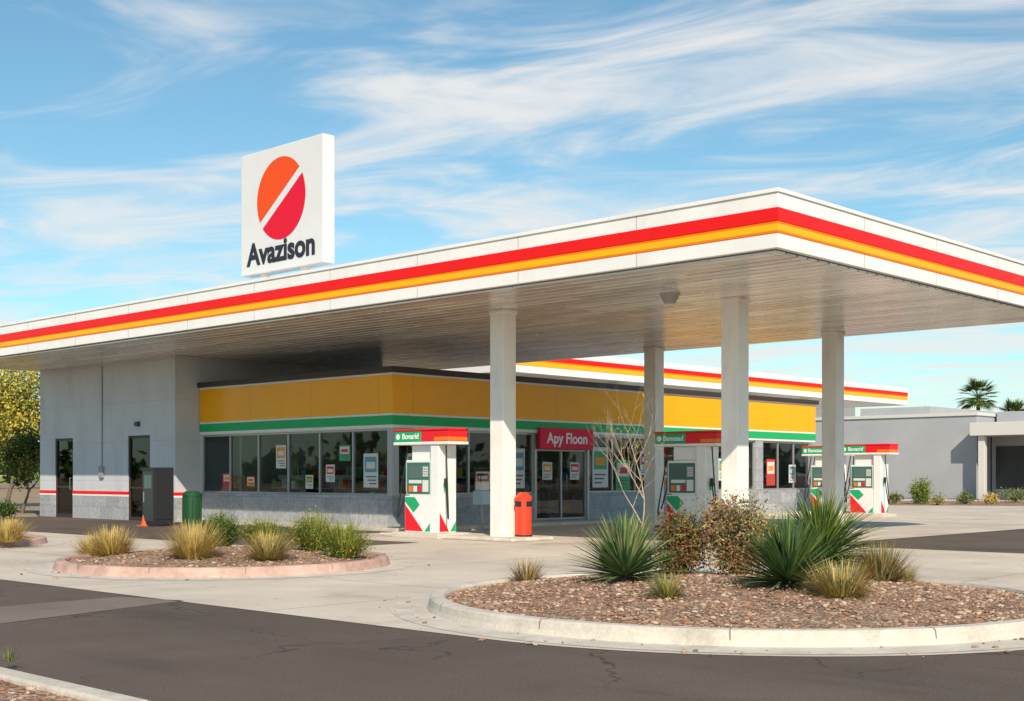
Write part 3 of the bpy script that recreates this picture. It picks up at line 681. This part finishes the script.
# ---------------- world & sun
tsx,tsy=-.62,-.785; EL=math.radians(35)
w=bpy.data.worlds.new('World'); S.world=w; w.use_nodes=True; nt=w.node_tree; L=nt.links
bg=nt.nodes['Background']; bg.inputs['Strength'].default_value=.135
sky=nd(nt,'ShaderNodeTexSky',sky_type='NISHITA'); sky.sun_disc=False; sky.sun_elevation=EL; sky.sun_rotation=math.atan2(tsx,tsy)
sky.air_density=1.0; sky.dust_density=.4; sky.ozone_density=1.2
tc=nd(nt,'ShaderNodeTexCoord'); sp=nd(nt,'ShaderNodeSeparateXYZ'); L.new(tc.outputs['Generated'],sp.inputs[0])
def math_(op,a,b=None,c=None):
    n=nd(nt,'ShaderNodeMath',operation=op)
    for i,v in enumerate((a,b,c)):
        if v is None: continue
        if isinstance(v,(int,float)): n.inputs[i].default_value=v
        else: L.new(v,n.inputs[i])
    return n.outputs[0]
zc=math_('ADD',math_('MAXIMUM',sp.outputs['Z'],.0),.05)
inv=math_('DIVIDE',1.0,zc)
px=math_('MULTIPLY',sp.outputs['X'],inv); py=math_('MULTIPLY',sp.outputs['Y'],inv)
def pl(px_,py_):
    dx,dz=(px_-512)/F,(HY-py_)/F; n_=math.sqrt(1+dx*dx+dz*dz); z_=dz/n_+.05
    vx=(fw[0]+dx*rt[0])/n_; vy=(fw[1]+dx*rt[1])/n_; return vx/z_,vy/z_
p0=pl(200,150); p1=pl(960,30); v=(p1[0]-p0[0],p1[1]-p0[1]); ll=math.hypot(*v); al=(v[0]/ll,v[1]/ll)
ac=(-al[1],al[0])
if ac[0]*fw[0]+ac[1]*fw[1]<0: ac=(-ac[0],-ac[1])
t0=p0[0]*ac[0]+p0[1]*ac[1]
s_=math_('ADD',math_('MULTIPLY',px,al[0]),math_('MULTIPLY',py,al[1]))
t_=math_('ADD',math_('MULTIPLY',px,ac[0]),math_('MULTIPLY',py,ac[1]))
def noise(vs,vt,off,scale,det=8,rough=.6,dist=0.):
    cb=nd(nt,'ShaderNodeCombineXYZ'); L.new(math_('MULTIPLY',s_,vs),cb.inputs[0]); L.new(math_('MULTIPLY',t_,vt),cb.inputs[1]); cb.inputs[2].default_value=off
    n=nd(nt,'ShaderNodeTexNoise'); n.inputs['Scale'].default_value=scale; n.inputs['Detail'].default_value=det; n.inputs['Roughness'].default_value=rough; n.inputs['Distortion'].default_value=dist
    L.new(cb.outputs[0],n.inputs['Vector']); return n.outputs[0]
n1=noise(.9,1.7,5.3,1.25,10,.58,1.1); n2=noise(.5,.7,8.4,1.1,3,.5)
wob=math_('MULTIPLY',math_('SUBTRACT',n2,.5),1.3)
tt=math_('ADD',t_,wob)
dlt=math_('SUBTRACT',tt,t0); gs=math_('POWER',2.718,math_('MULTIPLY',math_('MULTIPLY',dlt,dlt),-8.0))
mrn=nd(nt,'ShaderNodeMapRange',interpolation_type='SMOOTHSTEP'); mrn.inputs[1].default_value=t0-.3; mrn.inputs[2].default_value=t0+1.2; mrn.inputs[3].default_value=-.03; mrn.inputs[4].default_value=.14; L.new(tt,mrn.inputs[0])
dens=math_('ADD',math_('ADD',n1,math_('MULTIPLY',gs,.19)),mrn.outputs[0])
mr2=nd(nt,'ShaderNodeMapRange',interpolation_type='SMOOTHSTEP'); mr2.inputs[1].default_value=.48; mr2.inputs[2].default_value=.84; L.new(dens,mr2.inputs[0])
fac=math_('MULTIPLY',mr2.outputs[0],.92)
tint=nd(nt,'ShaderNodeMixRGB',blend_type='MULTIPLY'); tint.inputs[0].default_value=1; L.new(sky.outputs[0],tint.inputs[1]); tint.inputs[2].default_value=(.72,.99,.97,1)
mx=nd(nt,'ShaderNodeMixRGB'); L.new(fac,mx.inputs[0]); L.new(tint.outputs[0],mx.inputs[1]); mx.inputs[2].default_value=(6.4,6.35,6.2,1)
L.new(mx.outputs[0],bg.inputs['Color'])
sl=bpy.data.lights.new('sun','SUN'); sl.energy=5.0; sl.angle=math.radians(.5); sl.color=(1,.87,.70)
so=bpy.data.objects.new('sun',sl); link(so)
v=Vector((tsx*math.cos(EL),tsy*math.cos(EL),math.sin(EL))); so.rotation_euler=v.to_track_quat('Z','Y').to_euler(); so.location=(0,0,50)

cam=bpy.data.cameras.new('camera'); co_=bpy.data.objects.new('camera',cam); link(co_)
cam.sensor_width=36; cam.lens=F/1024*36; cam.shift_y=124.5/1024; cam.clip_end=4000
co_.location=(0,0,H); co_.rotation_euler=(math.radians(90),0,-math.atan2(fw[0],fw[1])); S.camera=co_
